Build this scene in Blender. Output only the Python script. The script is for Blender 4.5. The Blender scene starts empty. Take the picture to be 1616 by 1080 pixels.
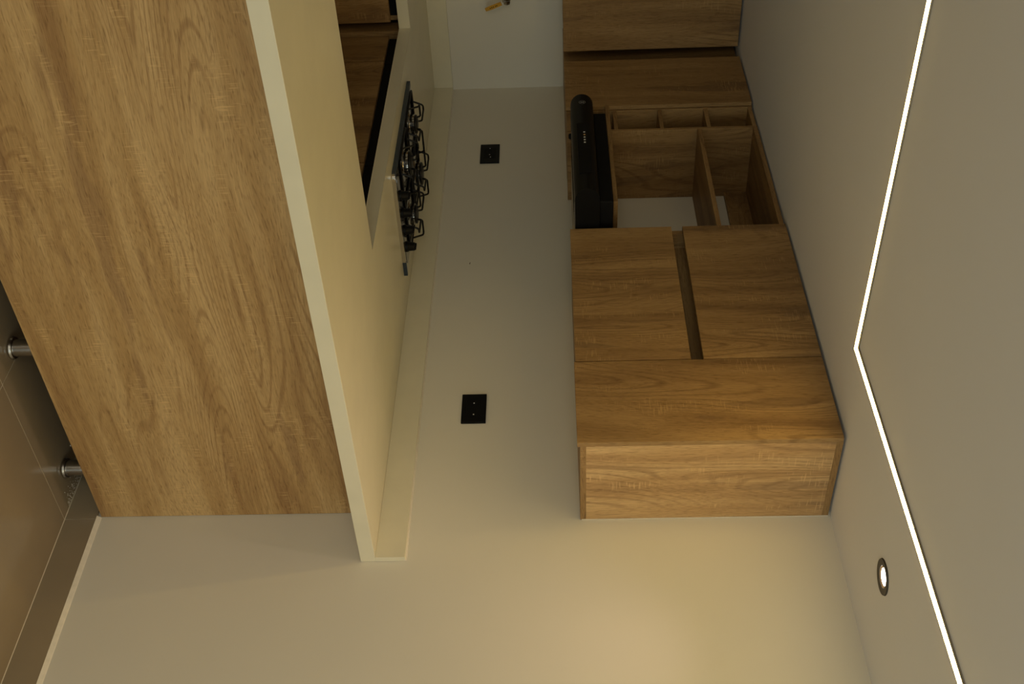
import bpy, bmesh, math
from mathutils import Vector, Matrix

S = bpy.context.scene
COL = S.collection

# ---------------------------------------------------------------- camera
CAM_POS = Vector((-2.5982, -2.1832, 1.4440))
YAW, PITCH, ROLL, FPX = math.radians(41.6712), math.radians(-2.1249), math.radians(-1.2294), 1830.635
fw = Vector((math.sin(YAW) * math.cos(PITCH), math.cos(YAW) * math.cos(PITCH), math.sin(PITCH)))
rt0 = Vector((math.cos(YAW), -math.sin(YAW), 0))
up0 = rt0.cross(fw)
rt = rt0 * math.cos(ROLL) + up0 * math.sin(ROLL)
up = up0 * math.cos(ROLL) - rt0 * math.sin(ROLL)
cd = bpy.data.cameras.new('camera')
cd.sensor_fit = 'HORIZONTAL'
cd.sensor_width = 36.0
cd.lens = FPX * 36.0 / 1616.0
cd.clip_start = 0.05
cam = bpy.data.objects.new('camera', cd)
COL.objects.link(cam)
# the photograph was taken with the camera turned on its side: picture right is up in the room
m = Matrix.Identity(4)
for i in range(3):
    m[i][0], m[i][1], m[i][2], m[i][3] = up[i], -rt[i], -fw[i], CAM_POS[i]
cam.matrix_world = m
S.camera = cam

XL_ROOM = -4.6
# ---------------------------------------------------------------- light and exposure
W = bpy.data.worlds.new('daylight')
S.world = W
W.use_nodes = True
W.node_tree.nodes['Background'].inputs[0].default_value = (0.72, 0.84, 1.0, 1)
W.node_tree.nodes['Background'].inputs[1].default_value = 0.6
S.view_settings.view_transform = 'Standard'
S.view_settings.look = 'None'
S.view_settings.gamma = 1.0
S.view_settings.use_curve_mapping = False
S.view_settings.exposure = -0.04

LED_COLOR, LED_STRENGTH = (1.0, 0.70, 0.22), 34.0
SPOT_COLOR, SPOT_WATTS = (1.0, 0.74, 0.64), 11.0
LENS_COLOR, LENS_GLOW = (1.0, 0.95, 0.86), 22.0
# daylight that enters through the balcony door behind the camera
al = bpy.data.lights.new('balcony_daylight', 'AREA')
al.shape = 'RECTANGLE'
al.size, al.size_y = 2.6, 1.9
al.energy = 29.0
al.color = (0.86, 1.0, 0.90)
alo = bpy.data.objects.new('balcony_daylight', al)
alo.location = (-1.60, -4.95, 1.08)
alo.rotation_euler = (math.radians(90), 0, 0)      # shines towards +Y
COL.objects.link(alo)
# added warm fill light from the left, set in an invented window opening
bl = bpy.data.lights.new('left_fill_light', 'AREA')
bl.shape = 'RECTANGLE'
bl.size, bl.size_y = 2.4, 1.2
bl.energy = 27.5
bl.color = (1.0, 0.90, 0.67)
blo = bpy.data.objects.new('left_fill_light', bl)
blo.location = (XL_ROOM + 0.05, -3.4, 1.35)
blo.rotation_euler = (math.radians(90), 0, math.radians(-90))      # shines towards +X
COL.objects.link(blo)


# ---------------------------------------------------------------- material helpers
def nmat(name):
    mt = bpy.data.materials.new(name)
    mt.use_nodes = True
    nt = mt.node_tree
    b = nt.nodes['Principled BSDF']
    return mt, nt, b


def N(nt, kind, **kw):
    n = nt.nodes.new(kind)
    for k, v in kw.items():
        if k in ('operation', 'blend_type', 'data_type', 'noise_dimensions', 'wave_type', 'vector_type', 'feature', 'distance'):
            setattr(n, k, v)
        else:
            n.inputs[k].default_value = v
    return n


def math_n(nt, op, a, b=None, clamp=False):
    n = nt.nodes.new('ShaderNodeMath')
    n.operation = op
    n.use_clamp = clamp
    for i, v in enumerate((a, b)):
        if v is None:
            continue
        if hasattr(v, 'links'):
            nt.links.new(v, n.inputs[i])
        else:
            n.inputs[i].default_value = v
    return n.outputs[0]


def mix_c(nt, fac, a, b, blend='MIX'):
    n = nt.nodes.new('ShaderNodeMix')
    n.data_type = 'RGBA'
    n.blend_type = blend
    for i, v in ((0, fac), (6, a), (7, b)):
        if hasattr(v, 'links'):
            nt.links.new(v, n.inputs[i])
        else:
            n.inputs[i].default_value = v if not isinstance(v, tuple) or len(v) == 4 else v + (1,)
    return n.outputs[2]


def ramp(nt, fac, stops):
    n = nt.nodes.new('ShaderNodeValToRGB')
    cr = n.color_ramp
    while len(cr.elements) < len(stops):
        cr.elements.new(0.5)
    for e, (p, c) in zip(cr.elements, stops):
        e.position = p
        e.color = c if len(c) == 4 else tuple(c) + (1,)
    nt.links.new(fac, n.inputs[0])
    return n.outputs[0]


def noise(nt, vec, scale, detail=2.0, rough=0.5, dist=0.0):
    mp = nt.nodes.new('ShaderNodeMapping')
    mp.inputs['Scale'].default_value = scale
    nt.links.new(vec, mp.inputs['Vector'])
    n = nt.nodes.new('ShaderNodeTexNoise')
    n.inputs['Scale'].default_value = 1.0
    n.inputs['Detail'].default_value = detail
    n.inputs['Roughness'].default_value = rough
    n.inputs['Distortion'].default_value = dist
    nt.links.new(mp.outputs[0], n.inputs['Vector'])
    return n.outputs['Fac']


def bump(nt, b, h, strength, dist=0.001):
    n = nt.nodes.new('ShaderNodeBump')
    n.inputs['Strength'].default_value = strength
    n.inputs['Distance'].default_value = dist
    nt.links.new(h, n.inputs['Height'])
    nt.links.new(n.outputs[0], b.inputs['Normal'])


def wood(name, axis, light=(0.385, 0.24, 0.10), mid=(0.30, 0.178, 0.07), dark=(0.175, 0.096, 0.038), rough=0.5, off=0.0):
    """sawn oak laminate; axis = grain direction 0 x, 1 y, 2 z in the object's own space"""
    mt, nt, b = nmat(name)
    L = nt.links
    tc = nt.nodes.new('ShaderNodeTexCoord')
    oi = nt.nodes.new('ShaderNodeObjectInfo')
    sh = nt.nodes.new('ShaderNodeVectorMath')
    sh.operation = 'SCALE'
    sh.inputs[0].default_value = (3.1, 5.3, 7.7)
    L.new(oi.outputs['Random'], sh.inputs['Scale'])
    ad = nt.nodes.new('ShaderNodeVectorMath')
    ad.operation = 'ADD'
    L.new(tc.outputs['Object'], ad.inputs[0])
    L.new(sh.outputs[0], ad.inputs[1])
    ad2 = nt.nodes.new('ShaderNodeVectorMath')
    ad2.operation = 'ADD'
    ad2.inputs[1].default_value = (off, off * 1.7, off * 0.6)
    L.new(ad.outputs[0], ad2.inputs[0])
    co = ad2.outputs[0]

    def sc(across, along):
        v = [across] * 3
        v[axis] = along
        return v
    # slow wander of the grain
    wn = nt.nodes.new('ShaderNodeTexNoise')
    wm = nt.nodes.new('ShaderNodeMapping')
    wm.inputs['Scale'].default_value = sc(2.6, 0.9)
    L.new(co, wm.inputs['Vector'])
    L.new(wm.outputs[0], wn.inputs['Vector'])
    wn.inputs['Scale'].default_value = 1.0
    wn.inputs['Detail'].default_value = 1.5
    wv = nt.nodes.new('ShaderNodeVectorMath')
    wv.operation = 'MULTIPLY_ADD'
    wv.inputs[1].default_value = sc(0.16, 0.04)
    L.new(wn.outputs['Color'], wv.inputs[0])
    L.new(co, wv.inputs[2])
    cw = wv.outputs[0]
    broad = noise(nt, cw, sc(15, 0.9), 3.0, 0.55)
    col = ramp(nt, broad, [(0.30, tuple(0.75 * d + 0.25 * m_ for d, m_ in zip(dark, mid))), (0.46, mid), (0.66, light)])
    # cathedral figure: contour lines of an elongated noise
    fig = noise(nt, cw, sc(5.0, 0.75), 1.0, 0.4, 0.25)
    ring = math_n(nt, 'SINE', math_n(nt, 'MULTIPLY', fig, 210.0))
    ringm = ramp(nt, ring, [(0.45, (0, 0, 0)), (1.0, (1, 1, 1))])
    patch = ramp(nt, noise(nt, co, sc(5.0, 1.8), 1.0), [(0.44, (0, 0, 0)), (0.60, (1, 1, 1))])
    rf = math_n(nt, 'MULTIPLY', math_n(nt, 'MULTIPLY', ringm, patch), 0.58)
    col = mix_c(nt, rf, col, dark)
    # long dark heart streaks
    st = ramp(nt, noise(nt, cw, sc(13, 1.5), 2.0, 0.5), [(0.635, (0, 0, 0)), (0.665, (1, 1, 1))])
    greyed = (dark[0] * 1.02, dark[1] * 1.08, dark[2] * 1.25)
    col = mix_c(nt, math_n(nt, 'MULTIPLY', st, 0.55), col, greyed)
    # fine fibres and pores
    fib = noise(nt, cw, sc(380, 14), 2.0, 0.6)
    col = mix_c(nt, 1.0, col, ramp(nt, fib, [(0.3, (0.86, 0.85, 0.84)), (0.7, (1.12, 1.12, 1.12))]), 'MULTIPLY')
    por = ramp(nt, noise(nt, cw, sc(420, 34), 1.0, 0.5), [(0.56, (1, 1, 1)), (0.72, (0.70, 0.66, 0.62))])
    col = mix_c(nt, 1.0, col, por, 'MULTIPLY')
    # pale saw marks across the grain, in patches
    saw = ramp(nt, noise(nt, co, sc(24, 240), 1.0, 0.5), [(0.57, (0, 0, 0)), (0.66, (1, 1, 1))])
    sp = ramp(nt, noise(nt, co, sc(16, 5.5), 1.5), [(0.54, (0, 0, 0)), (0.66, (1, 1, 1))])
    sm = math_n(nt, 'MULTIPLY', math_n(nt, 'MULTIPLY', saw, sp), 0.42)
    col = mix_c(nt, sm, col, tuple(min(1, c * 1.35) for c in light))
    L.new(col, b.inputs['Base Color'])
    b.inputs['Roughness'].default_value = rough
    b.inputs['Specular IOR Level'].default_value = 0.3
    return mt


def plain(name, color, rough=0.5, metal=0.0, spec=0.5, mottle=0.0, mscale=3.0, grit=0.0, gscale=300.0):
    mt, nt, b = nmat(name)
    b.inputs['Roughness'].default_value = rough
    b.inputs['Metallic'].default_value = metal
    b.inputs['Specular IOR Level'].default_value = spec
    tc = nt.nodes.new('ShaderNodeTexCoord')
    nz = noise(nt, tc.outputs['Object'], (mscale,) * 3, 3.0, 0.55)
    lo = tuple(c * (1 - mottle) for c in color)
    hi = tuple(min(1, c * (1 + mottle)) for c in color)
    col = ramp(nt, nz, [(0.3, lo), (0.7, hi)])
    nt.links.new(col, b.inputs['Base Color'])
    if grit:
        g = noise(nt, tc.outputs['Object'], (gscale,) * 3, 2.0, 0.6)
        bump(nt, b, g, grit, 0.0006)
    return mt


def glow(name, color, strength):
    mt, nt, b = nmat(name)
    b.inputs['Base Color'].default_value = (0.9, 0.9, 0.86, 1)
    b.inputs['Emission Color'].default_value = color + (1,)
    b.inputs['Emission Strength'].default_value = strength
    return mt


M = {}
M['wood_z'] = wood('oak_upright_grain', 2)
M['wood_x'] = wood('oak_level_grain', 0)
M['wood_y'] = wood('oak_shelf_grain', 1)
M['wood_panel'] = wood('pale_oak_level_grain', 0, (0.60, 0.395, 0.175), (0.485, 0.298, 0.118), (0.31, 0.165, 0.062))
M['wood_lit_side'] = wood('lit_oak_upright_grain', 2, (0.63, 0.42, 0.20), (0.525, 0.325, 0.142), (0.32, 0.185, 0.08))  # end panel oak, lightened to carry the downlight's spill in its colour
M['paint'] = plain('wall_paint', (0.76, 0.715, 0.61), 0.75, spec=0.25, mottle=0.015, mscale=2.2)
M['ceil'] = plain('ceiling_paint', (0.83, 0.83, 0.84), 0.85, spec=0.2, mottle=0.012, mscale=1.6)
M['caulk'] = plain('cream_caulk', (0.80, 0.74, 0.62), 0.7, mottle=0.05, mscale=60)
M['quartz'] = plain('cream_quartz', (0.77, 0.712, 0.535), 0.28, spec=0.5, mottle=0.03, mscale=9)
M['tile'] = plain('brown_porcelain', (0.33, 0.26, 0.17), 0.16, spec=0.5, mottle=0.05, mscale=5)
M['grout'] = plain('pale_grout', (0.62, 0.55, 0.42), 0.8, mottle=0.06, mscale=40)
M['black'] = plain('black_enamel', (0.005, 0.005, 0.005), 0.42, spec=0.12, mottle=0.1)
M['black_matt'] = plain('black_matt', (0.006, 0.006, 0.006), 0.6, spec=0.12, mottle=0.1)
M['iron'] = plain('black_wire_enamel', (0.006, 0.006, 0.006), 0.4, spec=0.25, mottle=0.1)
M['steel'] = plain('mirror_steel', (0.55, 0.53, 0.50), 0.13, metal=1.0, mottle=0.03)
M['brushed'] = plain('brushed_steel', (0.46, 0.44, 0.41), 0.26, metal=1.0, mottle=0.04)
M['film'] = plain('blue_protective_film', (0.018, 0.032, 0.052), 0.4, mottle=0.15, mscale=30)
M['alu'] = plain('grey_aluminium', (0.35, 0.31, 0.25), 0.5, metal=0.6, mottle=0.05)
M['bronze'] = plain('dark_bronze_trim', (0.035, 0.028, 0.02), 0.45, mottle=0.1)
M['brass'] = plain('warm_reflector', (0.60, 0.44, 0.24), 0.3, metal=0.9, mottle=0.05)
M['white'] = plain('white_print', (0.75, 0.75, 0.72), 0.6, mottle=0.02)
M['amber_print'] = plain('amber_print', (0.70, 0.42, 0.16), 0.6, mottle=0.02)
M['yellow'] = plain('yellow_vinyl', (0.62, 0.32, 0.02), 0.45, mottle=0.12, mscale=60)
M['led'] = glow('led_diffuser', LED_COLOR, LED_STRENGTH)
M['lens'] = glow('downlight_lens', LENS_COLOR, LENS_GLOW)


# ---------------------------------------------------------------- geometry helpers
def box(bm, x0, x1, y0, y1, z0, z1, bev=0.0):
    x0, x1 = min(x0, x1), max(x0, x1)
    y0, y1 = min(y0, y1), max(y0, y1)
    z0, z1 = min(z0, z1), max(z0, z1)
    vs = [bm.verts.new((x, y, z)) for x in (x0, x1) for y in (y0, y1) for z in (z0, z1)]
    idx = [(0, 1, 3, 2), (4, 6, 7, 5), (0, 4, 5, 1), (2, 3, 7, 6), (0, 2, 6, 4), (1, 5, 7, 3)]
    fs = [bm.faces.new([vs[i] for i in f]) for f in idx]
    if bev > 0:
        es = list({e for f in fs for e in f.edges})
        bmesh.ops.bevel(bm, geom=es, offset=bev, segments=2, affect='EDGES', profile=0.6)


def prism(bm, pts, z0, z1, bev=0.0):
    """extruded polygon, pts = (x, y) counter-clockwise"""
    lo = [bm.verts.new((x, y, z0)) for x, y in pts]
    hi = [bm.verts.new((x, y, z1)) for x, y in pts]
    n = len(pts)
    fs = [bm.faces.new(lo[::-1]), bm.faces.new(hi)]
    for i in range(n):
        j = (i + 1) % n
        fs.append(bm.faces.new((lo[i], lo[j], hi[j], hi[i])))
    if bev > 0:
        es = list({e for f in fs for e in f.edges})
        bmesh.ops.bevel(bm, geom=es, offset=bev, segments=2, affect='EDGES', profile=0.6)


def prof_y(bm, pts, y0, y1):
    """profile pts = (x, z) extruded along y"""
    a = [bm.verts.new((x, y0, z)) for x, z in pts]
    c = [bm.verts.new((x, y1, z)) for x, z in pts]
    n = len(pts)
    bm.faces.new(a)
    bm.faces.new(c[::-1])
    for i in range(n):
        j = (i + 1) % n
        bm.faces.new((a[j], a[i], c[i], c[j]))


def lathe(bm, prof, c=(0, 0, 0), n=32, axis='z'):
    """prof = list of (radius, height); axis = direction of height"""
    rings = []
    for r, h in prof:
        ring = []
        for i in range(n):
            a = 2 * math.pi * i / n
            p = (r * math.cos(a), r * math.sin(a), h)
            if axis == 'x':
                p = (p[2], p[0], p[1])
            elif axis == 'y':
                p = (p[0], p[2], p[1])
            ring.append(bm.verts.new((c[0] + p[0], c[1] + p[1], c[2] + p[2])))
        rings.append(ring)
    for k in range(len(rings) - 1):
        for i in range(n):
            j = (i + 1) % n
            bm.faces.new((rings[k][i], rings[k][j], rings[k + 1][j], rings[k + 1][i]))
    bm.faces.new(rings[0][::-1])
    bm.faces.new(rings[-1])


def tube(bm, path, r, n=8):
    """round wire along a list of points"""
    P = [Vector(p) for p in path]
    rings = []
    ref = None
    for i, p in enumerate(P):
        if i == 0:
            t = (P[1] - P[0]).normalized()
        elif i == len(P) - 1:
            t = (P[-1] - P[-2]).normalized()
        else:
            t = ((P[i] - P[i - 1]).normalized() + (P[i + 1] - P[i]).normalized()).normalized()
        if ref is None:
            ref = Vector((0, 0, 1)) if abs(t.z) < 0.9 else Vector((1, 0, 0))
        u = (ref - t * ref.dot(t)).normalized()
        v = t.cross(u)
        ref = u
        rings.append([bm.verts.new(p + (u * math.cos(2 * math.pi * k / n) + v * math.sin(2 * math.pi * k / n)) * r) for k in range(n)])
    for a, b_ in zip(rings, rings[1:]):
        for k in range(n):
            j = (k + 1) % n
            bm.faces.new((a[k], a[j], b_[j], b_[k]))
    bm.faces.new(rings[0][::-1])
    bm.faces.new(rings[-1])


def rounded(path, rad=0.008, n=4):
    """round the corners of a polyline"""
    P = [Vector(p) for p in path]
    out = [P[0]]
    for i in range(1, len(P) - 1):
        a = (P[i - 1] - P[i])
        c = (P[i + 1] - P[i])
        r = min(rad, a.length * 0.45, c.length * 0.45)
        p0 = P[i] + a.normalized() * r
        p1 = P[i] + c.normalized() * r
        for k in range(n + 1):
            t = k / n
            out.append(p0 * (1 - t) ** 2 + P[i] * 2 * t * (1 - t) + p1 * t * t)
    out.append(P[-1])
    return out


def rrect(x0, x1, y0, y1, r, n=5):
    pts = []
    for cx, cy, a0 in ((x1 - r, y1 - r, 0), (x0 + r, y1 - r, 90), (x0 + r, y0 + r, 180), (x1 - r, y0 + r, 270)):
        for k in range(n + 1):
            a = math.radians(a0 + 90 * k / n)
            pts.append((cx + r * math.cos(a), cy + r * math.sin(a)))
    return pts


def obj(name, bm, mat, parent=None, at=None, smooth=False):
    """one mesh object; coordinates in bm are world ones, the origin goes to `at` or to the parent's origin"""
    bmesh.ops.recalc_face_normals(bm, faces=bm.faces)
    o0 = Vector(at) if at is not None else (Vector(parent['o']) if parent is not None else Vector())
    if parent is not None and at is None:
        shift, loc = o0, Vector()
    elif parent is not None:
        shift, loc = o0, o0 - Vector(parent['o'])
    else:
        shift, loc = o0, o0
    for v in bm.verts:
        v.co -= shift
    me = bpy.data.meshes.new(name)
    bm.to_mesh(me)
    bm.free()
    me.materials.append(M[mat] if isinstance(mat, str) else mat)
    if smooth:
        for p in me.polygons:
            p.use_smooth = True
        try:
            me.set_sharp_from_angle(angle=math.radians(40))
        except Exception:
            pass
    ob = bpy.data.objects.new(name, me)
    COL.objects.link(ob)
    ob['o'] = tuple(o0)
    ob.location = loc
    if parent is not None:
        ob.parent = parent
    return ob


def clone(src, parent, delta):
    """copy of a part moved by delta (sharing mesh data)"""
    c = src.copy()
    COL.objects.link(c)
    c.parent = parent
    c.location = src.location + Vector(delta)
    c['o'] = tuple(Vector(src['o']) + Vector(delta))
    return c


def thing(name, label, cat, loc, group=None):
    o = bpy.data.objects.new(name, None)
    COL.objects.link(o)
    o.empty_display_size = 0.05
    o.location = loc
    o['o'] = tuple(loc)
    o['label'] = label
    o['category'] = cat
    if group:
        o['group'] = group
    return o


def tag(o, label, cat, group=None):
    o['label'] = label
    o['category'] = cat
    if group:
        o['group'] = group
    return o


def struct(o):
    o['kind'] = 'structure'
    return o


def B(name, mat, parent, x0, x1, y0, y1, z0, z1, bev=0.0):
    bm = bmesh.new()
    box(bm, x0, x1, y0, y1, z0, z1, bev)
    return obj(name, bm, mat, parent)


# ---------------------------------------------------------------- the room
H = 2.2152
YF = 2.447
XL, YB = XL_ROOM, -5.0
T = 0.12
DL = (-0.303, -0.477)                       # the downlight in view

# floor: grout bed with porcelain tiles laid on it
bm = bmesh.new()
box(bm, XL - T, T, YB - T, YF + T, -0.10, -0.0015)
floor = struct(obj('floor', bm, 'grout'))
TS, GJ = 0.60, 0.0034
bm = bmesh.new()
box(bm, -TS + GJ, -GJ, GJ, TS - GJ, -0.0018, 0.0, 0.0006)
first = None
gx0, gy0 = -0.555, -0.0135
xs = [0.0]
x = gx0
while x > XL:
    xs.append(x)
    x -= TS
xs.append(XL)
ys = []
y = gy0 - TS * 8
while y < YB:
    y += TS
ys = [YB]
while y < YF:
    if y > YB + 0.05:
        ys.append(y)
    y += TS
ys.append(YF)
tile_mesh = {}
for xa, xb in zip(xs, xs[1:]):
    for ya, yb in zip(ys, ys[1:]):
        key = (round(xa - xb, 3), round(yb - ya, 3))
        if key not in tile_mesh:
            bm_t = bmesh.new()
            box(bm_t, -key[0] + GJ / 2, -GJ / 2, GJ / 2, key[1] - GJ / 2, -0.0016, 0.0, 0.0006)
            t0 = obj('floor_tile', bm_t, 'tile', floor)
            tile_mesh[key] = t0
        else:
            t0 = tile_mesh[key].copy()
            COL.objects.link(t0)
            t0.parent = floor
        t0.location = (xa, ya, 0)
bm.free()

# ceiling with a square cut-out above the downlight trim
hs = 0.031
bm = bmesh.new()
cx0, cx1, cy0, cy1 = DL[0] - hs, DL[0] + hs, DL[1] - hs, DL[1] + hs
box(bm, XL - T, cx0, YB - T, YF + T, H, H + 0.1)
box(bm, cx1, T, YB - T, YF + T, H, H + 0.1)
box(bm, cx0, cx1, YB - T, cy0, H, H + 0.1)
box(bm, cx0, cx1, cy1, YF + T, H, H + 0.1)
struct(obj('ceiling', bm, 'ceil'))

bm = bmesh.new()
box(bm, 0, T, YB, YF + T, 0, H)
struct(obj('wall_right', bm, 'paint'))
bm = bmesh.new()
box(bm, XL - T, 0, YF, YF + T, 0, H)
struct(obj('wall_far', bm, 'paint'))
WY0, WY1, WZ0, WZ1 = -4.62, -2.18, 0.73, 1.97
bm = bmesh.new()
box(bm, XL - T, XL, YB, WY0, 0, H)
box(bm, XL - T, XL, WY1, YF, 0, H)
box(bm, XL - T, XL, WY0, WY1, 0, WZ0)
box(bm, XL - T, XL, WY0, WY1, WZ1, H)
struct(obj('wall_left', bm, 'paint'))
bm = bmesh.new()
for ya, yb in ((WY0, WY0 + 0.04), (WY1 - 0.04, WY1), (-3.42, -3.38)):
    box(bm, XL - 0.09, XL - 0.04, ya, yb, WZ0, WZ1)
for za, zb in ((WZ0, WZ0 + 0.04), (WZ1 - 0.04, WZ1)):
    box(bm, XL - 0.09, XL - 0.04, WY0 + 0.04, WY1 - 0.04, za, zb)
struct(obj('added_window_1', bm, 'alu'))  # invented window frame, added around the left fill light
bm = bmesh.new()
box(bm, XL - T, -2.95, YB - T, YB, 0, H)
box(bm, -0.25, T, YB - T, YB, 0, H)
box(bm, -2.95, -0.25, YB - T, YB, 2.08, H)
struct(obj('wall_back', bm, 'paint'))
bm = bmesh.new()
for xa, xb in ((-2.95, -2.90), (-0.30, -0.25)):
    box(bm, xa, xb, YB - 0.09, YB - 0.03, 0, 2.08)
box(bm, -2.90, -0.30, YB - 0.09, YB - 0.03, 2.03, 2.08)
struct(obj('door_1', bm, 'alu'))

# baseboard of the same porcelain along the right wall, with a caulk bead on top
BBT = 0.010
bm = bmesh.new()
box(bm, -BBT + 0.002, 0.0, YB, YF, 0.0, 0.090)
base = struct(obj('baseboard_right', bm, 'grout'))
blen = {}
for ya, yb in zip(ys, ys[1:]):
    L_ = round(yb - ya, 3)
    if L_ not in blen:
        bm = bmesh.new()
        box(bm, -BBT, -BBT + 0.006, 0.0014, L_ - 0.0014, 0.0012, 0.0925, 0.0006)
        blen[L_] = obj('baseboard_tile', bm, 'tile', base)
        t0 = blen[L_]
    else:
        t0 = blen[L_].copy()
        COL.objects.link(t0)
        t0.parent = base
    t0.location = (0, ya, 0)
bm = bmesh.new()
pts = [(-BBT - 0.0005, 0.0925), (0.0, 0.0925), (0.0, 0.104), (-0.003, 0.102)]
prof_y(bm, pts, YB, -0.0015)
obj('caulk_bead', bm, 'caulk', base)
bm = bmesh.new()
prof_y(bm, [(-BBT - 0.0025, 0.0), (-BBT + 0.002, 0.0), (-BBT + 0.002, 0.0014), (-BBT - 0.0003, 0.0014)], YB, YF)
obj('grout_joint', bm, 'grout', base)

# small brown nail hole left in the right wall's paint
hole = plain('nail_hole_brown', (0.10, 0.06, 0.03), 0.8, mottle=0.2, mscale=200)
bm = bmesh.new()
prism(bm, [(-0.0006, 1.1705), (0.0002, 1.1705), (0.0002, 1.1795), (-0.0006, 1.1795)], 1.1385, 1.1405)
box(bm, -0.0008, 0.0002, 1.1695, 1.1725, 1.1365, 1.1395)
wall_right_obj = bpy.data.objects['wall_right']
nh = obj('nail_hole', bm, hole)
nh.parent = wall_right_obj

# ---------------------------------------------------------------- worktop
CT, ST = 0.930, 0.042
CW, OV, PI_ = 0.6143, 0.1758, 0.4502
FY = 1.8191
PX = -2.30                                   # open end of the peninsula
FX = -1.90
ct = thing('countertop', 'continuous cream stone worktop running over the peninsula and under the hob', 'countertop', (-0.3, 0.5, CT - ST))
bm = bmesh.new()
prism(bm, [(PX, -OV), (-0.0008, -OV), (-0.0008, YF - 0.0008), (FX, YF - 0.0008), (FX, FY), (-CW, FY), (-CW, PI_), (PX, PI_)], CT - ST, CT, 0.0012)
obj('slab', bm, 'quartz', ct)
BT, BH = 0.0178, 0.0833
B('backsplash', 'quartz', ct, -BT, -0.0008, -OV + 0.0002, YF - 0.001, CT + 0.0001, CT + BH, 0.0010)
B('backsplash', 'quartz', ct, FX, -BT - 0.0006, YF - BT, YF - 0.0008, CT + 0.0001, CT + BH, 0.0010)
bm = bmesh.new()
prof_y(bm, [(-0.006, CT + BH - 0.0012), (-0.0005, CT + BH - 0.0012), (-0.0005, CT + BH + 0.004)], -OV, YF - BT)
obj('caulk_bead', bm, 'caulk', ct)

# ---------------------------------------------------------------- peninsula
PB = 0.1034


def make_leg(parent, x, y, top):
    bm = bmesh.new()
    lathe(bm, [(0.0235, 0.012), (0.0235, top)], (x, y, 0), 28)
    lg = obj('leg', bm, 'brushed', parent, at=(x, y, 0), smooth=True)
    bm = bmesh.new()
    lathe(bm, [(0.026, 0.0), (0.0305, 0.002), (0.0315, 0.006), (0.029, 0.011), (0.0238, 0.0125)], (x, y, 0), 28)
    obj('foot_flange', bm, 'brushed', lg, smooth=True)
    return lg


def clone_leg(src, parent, x, y):
    lg = src.copy()
    COL.objects.link(lg)
    lg.parent = parent
    po = Vector(parent['o'])
    lg.location = Vector((x, y, 0)) - po
    for ch in src.children:
        c = ch.copy()
        COL.objects.link(c)
        c.parent = lg
    return lg


pen = thing('peninsula_cabinet', 'breakfast peninsula with one wide oak back panel raised on short steel legs', 'peninsula', (-1.15, 0.2, 0))
B('back_panel', 'wood_panel', pen, PX + 0.03, -0.0015, 0.0, 0.018, PB, CT - ST - 0.0005, 0.0008)
B('carcass', 'wood_x', pen, PX + 0.04, -0.012, 0.0185, 0.40, PB + 0.002, CT - ST - 0.0006)
for k in range(4):
    xa = -0.66 - 0.40 * k
    d_ = B('door', 'wood_z', pen, xa - 0.397, xa, 0.4005, 0.418, PB + 0.004, 0.845, 0.001)
B('handle_channel', 'black_matt', pen, PX + 0.04, -0.66, 0.4005, 0.404, 0.845, CT - ST - 0.0006)
leg0 = make_leg(pen, -0.118, 0.09, PB + 0.0015)
for lx, ly in ((-0.592, 0.09), (-1.09, 0.09), (-1.58, 0.09), (-2.14, 0.09), (-1.09, 0.33), (-1.58, 0.33), (-2.14, 0.33)):
    clone_leg(leg0, pen, lx, ly)

# ---------------------------------------------------------------- base cabinets along the right wall and the far wall
DT = 0.018
XB = -0.59
for ya, yb, label in ((0.475, 0.9475, 'oak base cabinet between the peninsula and the hob cabinet'),
                      (0.9475, 1.6165, 'wide oak base cabinet under the gas hob'),
                      (1.6165, 1.8120, 'narrow oak base cabinet next to the inner corner of the worktop')):
    c = thing('base_cabinet', label, 'cabinet', (-0.3, (ya + yb) / 2, 0), 'base cabinets under the worktop')
    B('carcass', 'wood_z', c, XB + DT + 0.001, -0.012, ya + 0.009, yb - 0.009, PB, CT - ST - 0.0006)
    B('door', 'wood_z', c, XB, XB + DT, ya + 0.0038, yb - 0.0038, PB + 0.004, 0.848, 0.001)
    B('handle_channel', 'black_matt', c, XB + DT - 0.004, XB + DT + 0.0005, ya + 0.0012, yb - 0.0012, 0.8485, CT - ST - 0.0006)
    for lx in (-0.52, -0.07):
        for ly in (ya + 0.06, yb - 0.06):
            clone_leg(leg0, c, lx, ly)
c = thing('corner_cabinet', 'oak corner base cabinet with a recessed post where two runs meet', 'cabinet', (-0.3, 2.1, 0), 'base cabinets under the worktop')
B('corner_post', 'wood_z', c, -0.606, -0.565, 1.8135, 1.885, PB, CT - ST - 0.0006, 0.0008)
B('carcass', 'wood_z', c, -0.564, -0.012, 1.8135, YF - 0.012, PB, CT - ST - 0.0007)
for lx in (-0.52, -0.07):
    for ly in (1.9, 2.38):
        clone_leg(leg0, c, lx, ly)
for k, (xa, xb, label) in enumerate(((-1.235, -0.628, 'oak base cabinet on the far wall beside the inner corner'),
                                     (-1.845, -1.238, 'oak base cabinet at the far end of the far-wall run'))):
    c = thing('base_cabinet', label, 'cabinet', ((xa + xb) / 2, 2.1, 0), 'base cabinets under the worktop')
    B('carcass', 'wood_z', c, xa + 0.001, min(xb - 0.001, -0.61), 1.8595, YF - 0.012, PB, CT - ST - 0.0006)
    B('door', 'wood_z', c, xa + 0.0012, xb - 0.0012, 1.8405, 1.8585, PB + 0.004, 0.856, 0.001)
    B('handle_channel', 'black_matt', c, xa + 0.0012, xb - 0.022, 1.855, 1.8593, 0.8565, CT - ST - 0.0006)
    for lx in (xa + 0.06, xb - 0.08):
        for ly in (1.93, 2.38):
            clone_leg(leg0, c, lx, ly)

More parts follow.
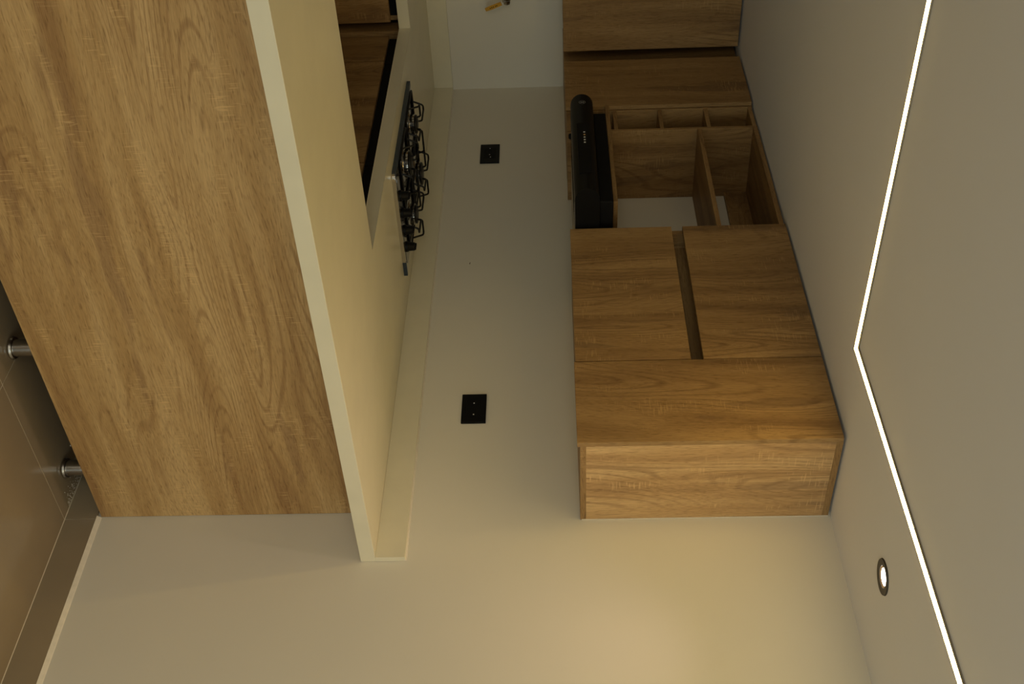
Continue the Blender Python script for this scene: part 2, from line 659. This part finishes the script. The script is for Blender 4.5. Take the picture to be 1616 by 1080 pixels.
# ---------------------------------------------------------------- wall cabinets on the right wall
ZB, ZT = 1.5055, 2.2085
XC, XD = -0.305, -0.323
BD = 0.016
WALLX = -0.001

c1 = thing('wall_cabinet', 'single-door oak wall cabinet at the free end, side panel facing out with downlight glow in its tone', 'cabinet', (-0.16, 0.12, ZB), 'wall cabinets')
Y0, Y1 = -0.0373, 0.2815
B('bottom_board', 'wood_x', c1, XC, WALLX, Y0, Y1, ZB, ZB + BD, 0.0006)
B('top_board', 'wood_x', c1, XC, WALLX, Y0, Y1, ZT - BD - 0.002, ZT, 0.0006)
B('side_panel', 'wood_lit_side', c1, XC, WALLX, Y0 + 0.0006, Y0 + BD, ZB + BD + 0.0002, ZT - BD - 0.0022)
B('side_panel', 'wood_z', c1, XC + 0.014, WALLX, Y1 - BD, Y1 - 0.0006, ZB + BD + 0.0002, ZT - BD - 0.0022)
B('door', 'wood_z', c1, XD, XD + 0.0155, Y0 - 0.003, 0.2800, 1.4975, 2.2070, 0.0008)
bm = bmesh.new()
box(bm, -0.0035, WALLX, Y0 - 0.0022, Y0, ZB + 0.004, ZT)
obj('caulk_bead', bm, 'caulk', c1)

c2 = thing('wall_cabinet', 'oak wall cabinet with two flap doors stacked and a finger gap between', 'cabinet', (-0.16, 0.6, ZB), 'wall cabinets')
Y0, Y1 = 0.2835, 0.928
B('bottom_board', 'wood_x', c2, XC, WALLX, Y0, Y1, ZB, ZB + BD, 0.0006)
B('top_board', 'wood_x', c2, XC, WALLX, Y0, Y1, ZT - BD, ZT, 0.0006)
B('side_panel', 'wood_z', c2, XC + 0.014, WALLX, Y0, Y0 + BD, ZB + BD + 0.0002, ZT - BD - 0.0002)
B('side_panel', 'wood_z', c2, XC, WALLX, Y1 - BD, Y1, ZB + BD + 0.0002, ZT - BD - 0.0002)
B('middle_rail', 'wood_y', c2, XC + 0.060, XC + 0.076, Y0 + BD, Y1 - BD, 1.72, 1.98)
B('back_board', 'wood_z', c2, -0.004, WALLX, Y0 + BD, Y1 - BD, ZB + BD, ZT - BD)
B('flap_door', 'wood_z', c2, XD, XD + 0.0155, Y0 + 0.0020, Y1, 1.5015, 1.8340, 0.0008)
B('flap_door', 'wood_z', c2, XD, XD + 0.0155, Y0 + 0.0020, Y1, 1.8705, 2.2070, 0.0008)

c3 = thing('open_shelf_unit', 'open oak shelf unit above the cooker hood with a column of small cubbies', 'shelf', (-0.16, 1.33, ZB), 'wall cabinets')
YA, YN = 1.716, 1.5715                        # column: far side face, near side face (outer faces)
B('side_panel', 'wood_z', c3, XC, WALLX, YA - 0.012, YA, ZB, ZT, 0.0006)
B('side_panel', 'wood_z', c3, XC, WALLX, YN - 0.012, YN, ZB, ZT, 0.0006)
for za in (ZB + 0.0005, 1.6815, 1.8515, 2.0250, ZT - 0.0165):
    B('cubby_shelf', 'wood_y', c3, XC + 0.0006, WALLX - 0.004, YN + 0.0002, YA - 0.0122, za, za + 0.0145, 0.0005)
B('back_board', 'wood_z', c3, -0.0048, WALLX, YN + 0.0002, YA - 0.0122, ZB + 0.016, ZT - 0.017)
NE = 0.9285                                   # near end of the niche
B('top_board', 'wood_y', c3, XC, WALLX, NE, YN - 0.0122, ZT - BD, ZT, 0.0006)
B('middle_shelf', 'wood_y', c3, XC, WALLX, NE, YN - 0.0122, 1.9875, 2.0030, 0.0006)
B('back_rail', 'wood_y', c3, -0.017, WALLX, NE, YN - 0.0122, 2.1080, ZT - BD - 0.0002)
bm = bmesh.new()
prism(bm, [(-0.325, 1.078), (WALLX, 1.078), (WALLX, YN - 0.0122), (XC - 0.0008, YN - 0.0122), (XC - 0.0008, 1.716), (-0.325, 1.716)], 1.6525, 1.6675, 0.0006)
obj('hood_shelf', bm, 'wood_y', c3)

c4 = thing('corner_wall_cabinet', 'oak wall cabinet with one door left of the hood, filling the far corner', 'cabinet', (-0.16, 2.05, ZB), 'wall cabinets')
B('carcass', 'wood_z', c4, XC, WALLX, 1.7175, 2.045, ZB, ZT, 0.0006)
B('corner_post', 'wood_z', c4, -0.280, WALLX, 2.0455, YF - 0.001, ZB, ZT, 0.0006)
B('door', 'wood_z', c4, XD, XD + 0.0155, 1.7105, 2.070, 1.5035, 2.2070, 0.0008)
for k, (xa, xb, label) in enumerate(((-0.81, -0.338, 'oak wall cabinet on the far wall beside the corner groove'),
                                     (-1.285, -0.813, 'oak wall cabinet second along the far wall'),
                                     (-1.76, -1.288, 'oak wall cabinet at the outer end of the far wall'))):
    c = thing('wall_cabinet', label, 'cabinet', ((xa + xb) / 2, 2.3, ZB), 'wall cabinets')
    B('carcass', 'wood_z', c, xa + 0.0005, min(xb - 0.0005, -0.345), 2.1425, YF - 0.001, ZB, ZT, 0.0006)
    B('door', 'wood_z', c, xa + 0.001, xb - 0.001, 2.1245, 2.1410, 1.5035, 2.2070, 0.0008)

# ---------------------------------------------------------------- cooker hood
HY0, HY1 = 0.941, 1.545
hood = thing('range_hood', 'slim black cooker hood with rounded front under the open shelf', 'range hood', (-0.24, 1.243, 1.52))
fx, zb_, zt_ = -0.472, 1.5185, 1.5995
pr_ = [(-0.002, zb_ + 0.004), (-0.002, zt_)]
r1 = 0.040
pts = []
for k in range(9):
    a = math.radians(90 + 90 * k / 8)
    pts.append((fx + 0.045 + 0.045 * math.cos(a), zt_ - r1 + r1 * math.sin(a)))
for k in range(9):
    a = math.radians(180 + 90 * k / 8)
    pts.append((fx + 0.045 + 0.045 * math.cos(a), zb_ + r1 + r1 * math.sin(a)))
bm = bmesh.new()
prof_y(bm, [pr_[1]] + pts + [pr_[0]], HY0, HY1)
obj('body', bm, 'black', hood, smooth=True)
B('motor_housing', 'black_matt', hood, -0.40, -0.002, 0.97, 1.53, zt_ + 0.0003, 1.645, 0.004)
# control strip set into the front, keys, emblem
bm = bmesh.new()
pp = rrect(1.535, 1.578, 0.955 + 0.08, 1.345, 0.008)
lo = [bm.verts.new((fx - 0.0012, y_, z_)) for z_, y_ in pp]
hi = [bm.verts.new((fx + 0.006, y_, z_)) for z_, y_ in pp]
bm.faces.new(lo)
bm.faces.new(hi[::-1])
for i in range(len(pp)):
    j = (i + 1) % len(pp)
    bm.faces.new((lo[i], lo[j], hi[j], hi[i]))
strip = obj('control_strip', bm, 'black_matt', hood)
for k in range(5):
    bm = bmesh.new()
    yk = 1.285 - 0.0165 * k
    lathe(bm, [(0.0036, 0.0), (0.0034, -0.0006)], (fx - 0.0012, yk, 1.560), 12, 'x')
    obj('button', bm, 'amber_print' if k == 1 else 'white', strip)
bm = bmesh.new()
n = 24
for k in range(n):
    a0, a1 = 2 * math.pi * k / n, 2 * math.pi * (k + 1) / n
    q = []
    for r_, a in ((0.0115, a0), (0.0115, a1), (0.0103, a1), (0.0103, a0)):
        q.append(bm.verts.new((fx - 0.0005, 1.487 + r_ * math.cos(a), 1.559 + r_ * math.sin(a))))
    bm.faces.new(q)
box(bm, fx - 0.0006, fx - 0.0002, 1.4855, 1.4885, 1.5535, 1.5645)
box(bm, fx - 0.0006, fx - 0.0002, 1.483, 1.491, 1.5535, 1.5555)
box(bm, fx - 0.0006, fx - 0.0002, 1.483, 1.491, 1.5625, 1.5645)
emblem_mat = plain('grey_print', (0.40, 0.40, 0.38), 0.5, mottle=0.02)
obj('emblem', bm, emblem_mat, hood)
# perforated grease filter under the body
bm = bmesh.new()
fy0, fy1, fx0, fx1 = 0.965, 1.40, -0.405, -0.06
box(bm, fx0, fx1, fy0, fy1, zb_ - 0.0015, zb_ + 0.002)
filt = obj('grease_filter', bm, 'alu', hood)
bm = bmesh.new()
yy = fy0 + 0.012
while yy < fy1 - 0.01:
    xx = fx0 + 0.010
    while xx < fx0 + 0.10:
        box(bm, xx - 0.004, xx + 0.004, yy - 0.0035, yy + 0.0035, zb_ - 0.0020, zb_ - 0.0012)
        xx += 0.016
    yy += 0.0135
o = obj('filter_holes', bm, 'black_matt', filt)
o['kind'] = 'stuff'
bm = bmesh.new()
lathe(bm, [(0.011, 0.0), (0.011, -0.006), (0.007, -0.010)], (-0.37, 1.425, zb_), 16)
obj('filter_latch', bm, 'black_matt', hood, smooth=True)

# ---------------------------------------------------------------- gas hob
KX0, KX1, KY0, KY1 = -0.541, -0.133, 0.942, 1.556
hob = thing('gas_hob', 'four-burner steel gas hob with black wire grates let into the worktop', 'hob', (-0.337, 1.249, CT))
z0 = CT + 0.0003
bm = bmesh.new()
prism(bm, rrect(KX0, KX1, KY0, KY1, 0.018), z0, z0 + 0.0120, 0.0020)
plate = obj('plate', bm, 'steel', hood if False else hob)
# sunken-looking inner field: raised rim around a dark mirror field
bm = bmesh.new()
prism(bm, rrect(KX0 + 0.022, KX1 - 0.022, KY0 + 0.022, KY1 - 0.022, 0.03), z0 + 0.0120, z0 + 0.0130, 0.0008)
obj('inner_field', bm, plain('smoked_steel', (0.16, 0.15, 0.14), 0.1, metal=1.0, mottle=0.03), plate)
B('protective_film', 'film', plate, KX0 - 0.0008, KX0 + 0.016, KY0 + 0.012, KY1 - 0.005, z0 + 0.0005, z0 + 0.0128)
B('protective_film', 'film', plate, KX1 - 0.055, KX1 + 0.0006, KY0 - 0.0006, KY0 + 0.010, z0 + 0.0005, z0 + 0.0128)
zt = z0 + 0.0130
BX = (-0.442, -0.232)
BY = (1.165, 1.420)
for bx_ in BX:
    for by_ in BY:
        R_ = 0.047 if (bx_, by_) in ((BX[0], BY[0]), (BX[1], BY[1])) else 0.038
        bm = bmesh.new()
        lathe(bm, [(R_ + 0.014, 0.0), (R_ + 0.012, 0.002), (R_, 0.0035), (R_, 0.018), (R_ - 0.004, 0.020)], (bx_, by_, zt), 28)
        bn = obj('burner', bm, 'steel', hob, smooth=True)
        bm = bmesh.new()
        lathe(bm, [(R_ - 0.006, 0.0201), (R_ - 0.004, 0.022), (R_ - 0.005, 0.0255), (R_ - 0.011, 0.0275)], (bx_, by_, zt), 28)
        obj('burner_cap', bm, 'iron', bn, smooth=True)
wr = 0.0034
for by_ in BY:
    bm = bmesh.new()
    gx0_, gx1_, gy0_, gy1_ = -0.520, -0.150, by_ - 0.108, by_ + 0.108
    zl, zh = zt + wr, zt + 0.040
    tube(bm, rounded([(gx0_ + 0.05, gy0_, zl), (gx0_, gy0_, zl), (gx0_, gy1_, zl), (gx1_, gy1_, zl), (gx1_, gy0_, zl), (gx0_ + 0.05, gy0_, zl)], 0.012), wr)
    tube(bm, [((gx0_ + gx1_) / 2, gy0_, zl), ((gx0_ + gx1_) / 2, gy1_, zl)], wr)
    for bx_ in BX:
        for dx, dy in ((1, 0), (-1, 0), (0, 1), (0, -1)):
            if dx:
                xe = gx1_ if (dx > 0 and bx_ == BX[1]) else gx0_ if (dx < 0 and bx_ == BX[0]) else (gx0_ + gx1_) / 2
                p = [(xe, by_ - 0.030, zl), (xe, by_ - 0.012, zh), (xe, by_ + 0.004, zh), (bx_ + dx * 0.030, by_ + 0.004, zh), (bx_ + dx * 0.026, by_ + 0.004, zh - 0.012)]
                tube(bm, rounded(p, 0.008), wr)
            else:
                ye = gy1_ if dy > 0 else gy0_
                p = [(bx_ - 0.030, ye, zl), (bx_ - 0.014, ye, zh), (bx_ + 0.004, ye, zh), (bx_ + 0.004, by_ + dy * 0.030, zh), (bx_ + 0.004, by_ + dy * 0.026, zh - 0.012)]
                tube(bm, rounded(p, 0.008), wr)
    obj('grate', bm, 'iron', hob, smooth=True)
for kx in (-0.425, -0.355, -0.285, -0.215):
    bm = bmesh.new()
    lathe(bm, [(0.019, 0.0), (0.019, 0.004), (0.0155, 0.008), (0.0145, 0.026), (0.0125, 0.029)], (kx, 0.998, zt), 24)
    kb = obj('knob', bm, 'black', hob, at=(kx, 0.998, zt), smooth=True)
    B('pointer_ridge', 'black', kb, kx - 0.004, kx + 0.004, 0.983, 1.013, zt + 0.028, zt + 0.033, 0.001)

# ---------------------------------------------------------------- socket plates on the right wall
def socket(yc, zc, w, h, label, dots):
    t = thing('wall_socket', label, 'socket', (-0.003, yc, zc - h / 2), 'black wall sockets')
    B('cover_plate', 'black', t, -0.0075, -0.0004, yc - w / 2, yc + w / 2, zc - h / 2, zc + h / 2, 0.0015)
    B('module', 'black_matt', t, -0.0082, -0.0070, yc - 0.036, yc + 0.036, zc - 0.024, zc + 0.024, 0.0006)
    for dy, dz in dots:
        bm = bmesh.new()
        lathe(bm, [(0.0022, 0.0), (0.002, -0.0005)], (-0.0082, yc + dy, zc + dz), 10, 'x')
        obj('contact', bm, 'white', t)
    for dy in (-0.021, 0.021):
        for ey in (-0.0065, 0.0065):
            B('slot', 'black_matt', t, -0.0085, -0.0081, yc + dy + ey - 0.001, yc + dy + ey + 0.001, zc - 0.010, zc + 0.004)
    return t


socket(0.417, 1.1828, 0.126, 0.078, 'black wall socket plate nearest the end of the worktop', ((0.021, 0.0), (-0.029, 0.0)))
socket(1.901, 1.1925, 0.136, 0.0795, 'black wall socket plate behind the hob near the far corner', ((0.035, 0.0), (-0.012, -0.001), (-0.030, 0.003)))

# ---------------------------------------------------------------- gas valve on the far wall
gv = thing('gas_valve', 'gas stopcock with yellow lever on the far wall above the worktop', 'valve', (-0.44, YF - 0.03, 1.25))
bm = bmesh.new()
lathe(bm, [(0.010, 0.0), (0.010, -0.04)], (-0.452, YF - 0.0005, 1.275), 16, 'y')
obj('pipe_stub', bm, 'brushed', gv, smooth=True)
bm = bmesh.new()
lathe(bm, [(0.013, -0.03), (0.016, -0.022), (0.016, -0.014), (0.019, -0.010), (0.019, 0.010), (0.016, 0.014), (0.016, 0.022), (0.013, 0.03)], (-0.452, YF - 0.048, 1.272), 6, 'x')
obj('valve_body', bm, 'brushed', gv)
bm = bmesh.new()
lathe(bm, [(0.009, 0.0), (0.009, -0.010), (0.006, -0.014)], (-0.446, YF - 0.062, 1.262), 6, 'y')
obj('spindle_nut', bm, 'brushed', gv)
bm = bmesh.new()
A = Vector((-0.4345, YF - 0.069, 1.250))
Bv = Vector((-0.407, YF - 0.066, 1.182))
dirv = (Bv - A).normalized()
sd = Vector((dirv.z, 0, -dirv.x)).normalized()
q = []
for p_, w_ in ((A, 0.0075), (A * 0.3 + Bv * 0.7, 0.0085), (Bv, 0.0065)):
    q.append([bm.verts.new(p_ + sd * a * w_ + Vector((0, b2, 0))) for a, b2 in ((-1, -0.003), (1, -0.003), (1, 0.003), (-1, 0.003))])
for a_, b_ in zip(q, q[1:]):
    for k in range(4):
        bm.faces.new((a_[k], a_[(k + 1) % 4], b_[(k + 1) % 4], b_[k]))
bm.faces.new(q[0][::-1])
bm.faces.new(q[-1])
lever = obj('lever', bm, 'yellow', gv)
bm = bmesh.new()
for t_ in (0.28, 0.36, 0.50, 0.60, 0.70):
    p_ = A * (1 - t_) + Bv * t_ + Vector((0, -0.0032, 0))
    box(bm, p_.x - 0.0022, p_.x + 0.0022, p_.y - 0.0003, p_.y + 0.0006, p_.z - 0.002, p_.z + 0.002)
obj('lever_print', bm, 'black_matt', lever)

# ---------------------------------------------------------------- building dust left in the corner under the peninsula
import random
rnd = random.Random(4)
bm = bmesh.new()
for k in range(260):
    t_ = rnd.random() ** 1.4
    yq = 0.035 + 0.30 * t_
    xq = -0.016 - abs(rnd.gauss(0, 0.016 + 0.03 * t_))
    r_ = rnd.uniform(0.0006, 0.0016)
    if k == 0:
        xq, yq, r_ = -0.135, 0.165, 0.0035
    vs = [bm.verts.new((xq + r_ * a, yq + r_ * b, r_ * c * 0.7)) for a, b, c in ((-1, -0.7, 0), (1, -0.8, 0), (0.2, 1, 0), (0, 0, 1.2))]
    for f in ((0, 2, 1), (0, 1, 3), (1, 2, 3), (2, 0, 3)):
        bm.faces.new([vs[i] for i in f])
dust = obj('plaster_dust', bm, 'caulk', at=(-0.03, 0.1, 0))
dust['kind'] = 'stuff'
tag(dust, 'pale plaster dust on the floor tiles under the peninsula by the wall', 'dust')

# ---------------------------------------------------------------- ceiling lights
led = thing('led_strip_light', 'thin warm white LED line bent at a right angle on the ceiling', 'strip light', (-0.586, 0.025, H - 0.006))
LX0, LX1, LY0, LY1 = -0.5985, -0.5740, 0.0125, 0.0370
LEND, LENDY = -1.90, -4.0
zl0, zl1 = H - 0.0055, H - 0.0003
bm = bmesh.new()
prism(bm, [(LEND, LY0), (LX0, LY0), (LX0, LENDY), (LX1, LENDY), (LX1, LY1), (LEND, LY1)], zl0, zl1)
obj('profile', bm, 'alu', led)
e_ = 0.0018
bm = bmesh.new()
prism(bm, [(LEND + e_, LY0 + e_), (LX0 + e_, LY0 + e_), (LX0 + e_, LENDY + e_), (LX1 - e_, LENDY + e_), (LX1 - e_, LY1 - e_), (LEND + e_, LY1 - e_)], zl0 - 0.0006, zl0 + 0.0004)
obj('diffuser', bm, 'led', led)


def downlight(x, y, label, recess=True):
    t = thing('downlight', label, 'downlight', (x, y, H - 0.003), 'recessed downlights')
    bm = bmesh.new()
    R0, R1, R2 = 0.0450, 0.0270, 0.0215
    d1 = 0.0012 if recess else 0.0
    n_ = 40
    prof = [(R0, 0.0), (R0 - 0.0015, -0.0035), (R1, -0.0020)]
    prof += [(R1 - 0.001, 0.0)] if not recess else [(R1 - 0.0005, -0.0008)]
    rings = []
    for r_, h_ in prof:
        rings.append([bm.verts.new((x + r_ * math.cos(2 * math.pi * k / n_), y + r_ * math.sin(2 * math.pi * k / n_), H + h_)) for k in range(n_)])
    for a_, b_ in zip(rings, rings[1:]):
        for k in range(n_):
            j = (k + 1) % n_
            bm.faces.new((a_[k], b_[k], b_[j], a_[j]))
    obj('trim_ring', bm, 'bronze', t, smooth=True)
    bm = bmesh.new()
    rings = []
    for r_, h_ in ((R1 - 0.0006, -0.0012), (R2, d1)):
        rings.append([bm.verts.new((x + r_ * math.cos(2 * math.pi * k / n_), y + r_ * math.sin(2 * math.pi * k / n_), H + h_)) for k in range(n_)])
    for k in range(n_):
        j = (k + 1) % n_
        bm.faces.new((rings[0][k], rings[1][k], rings[1][j], rings[0][j]))
    obj('reflector', bm, 'brass', t, smooth=True)
    bm = bmesh.new()
    lathe(bm, [(R2, d1), (R2, d1 + 0.004)], (x, y, H), n_)
    obj('lens', bm, 'lens', t)
    sp = bpy.data.lights.new('downlight_beam', 'SPOT')
    sp.energy, sp.color = SPOT_WATTS, SPOT_COLOR
    sp.spot_size, sp.spot_blend, sp.shadow_soft_size = math.radians(80), 1.0, 0.022
    so = bpy.data.objects.new('downlight_beam', sp)
    so.location = (0, 0, -0.002)
    so.parent = t
    COL.objects.link(so)
    return t


downlight(DL[0], DL[1], 'round dark-trimmed ceiling downlight beside the LED line')

for o in bpy.data.objects:
    if 'o' in o:
        del o['o']
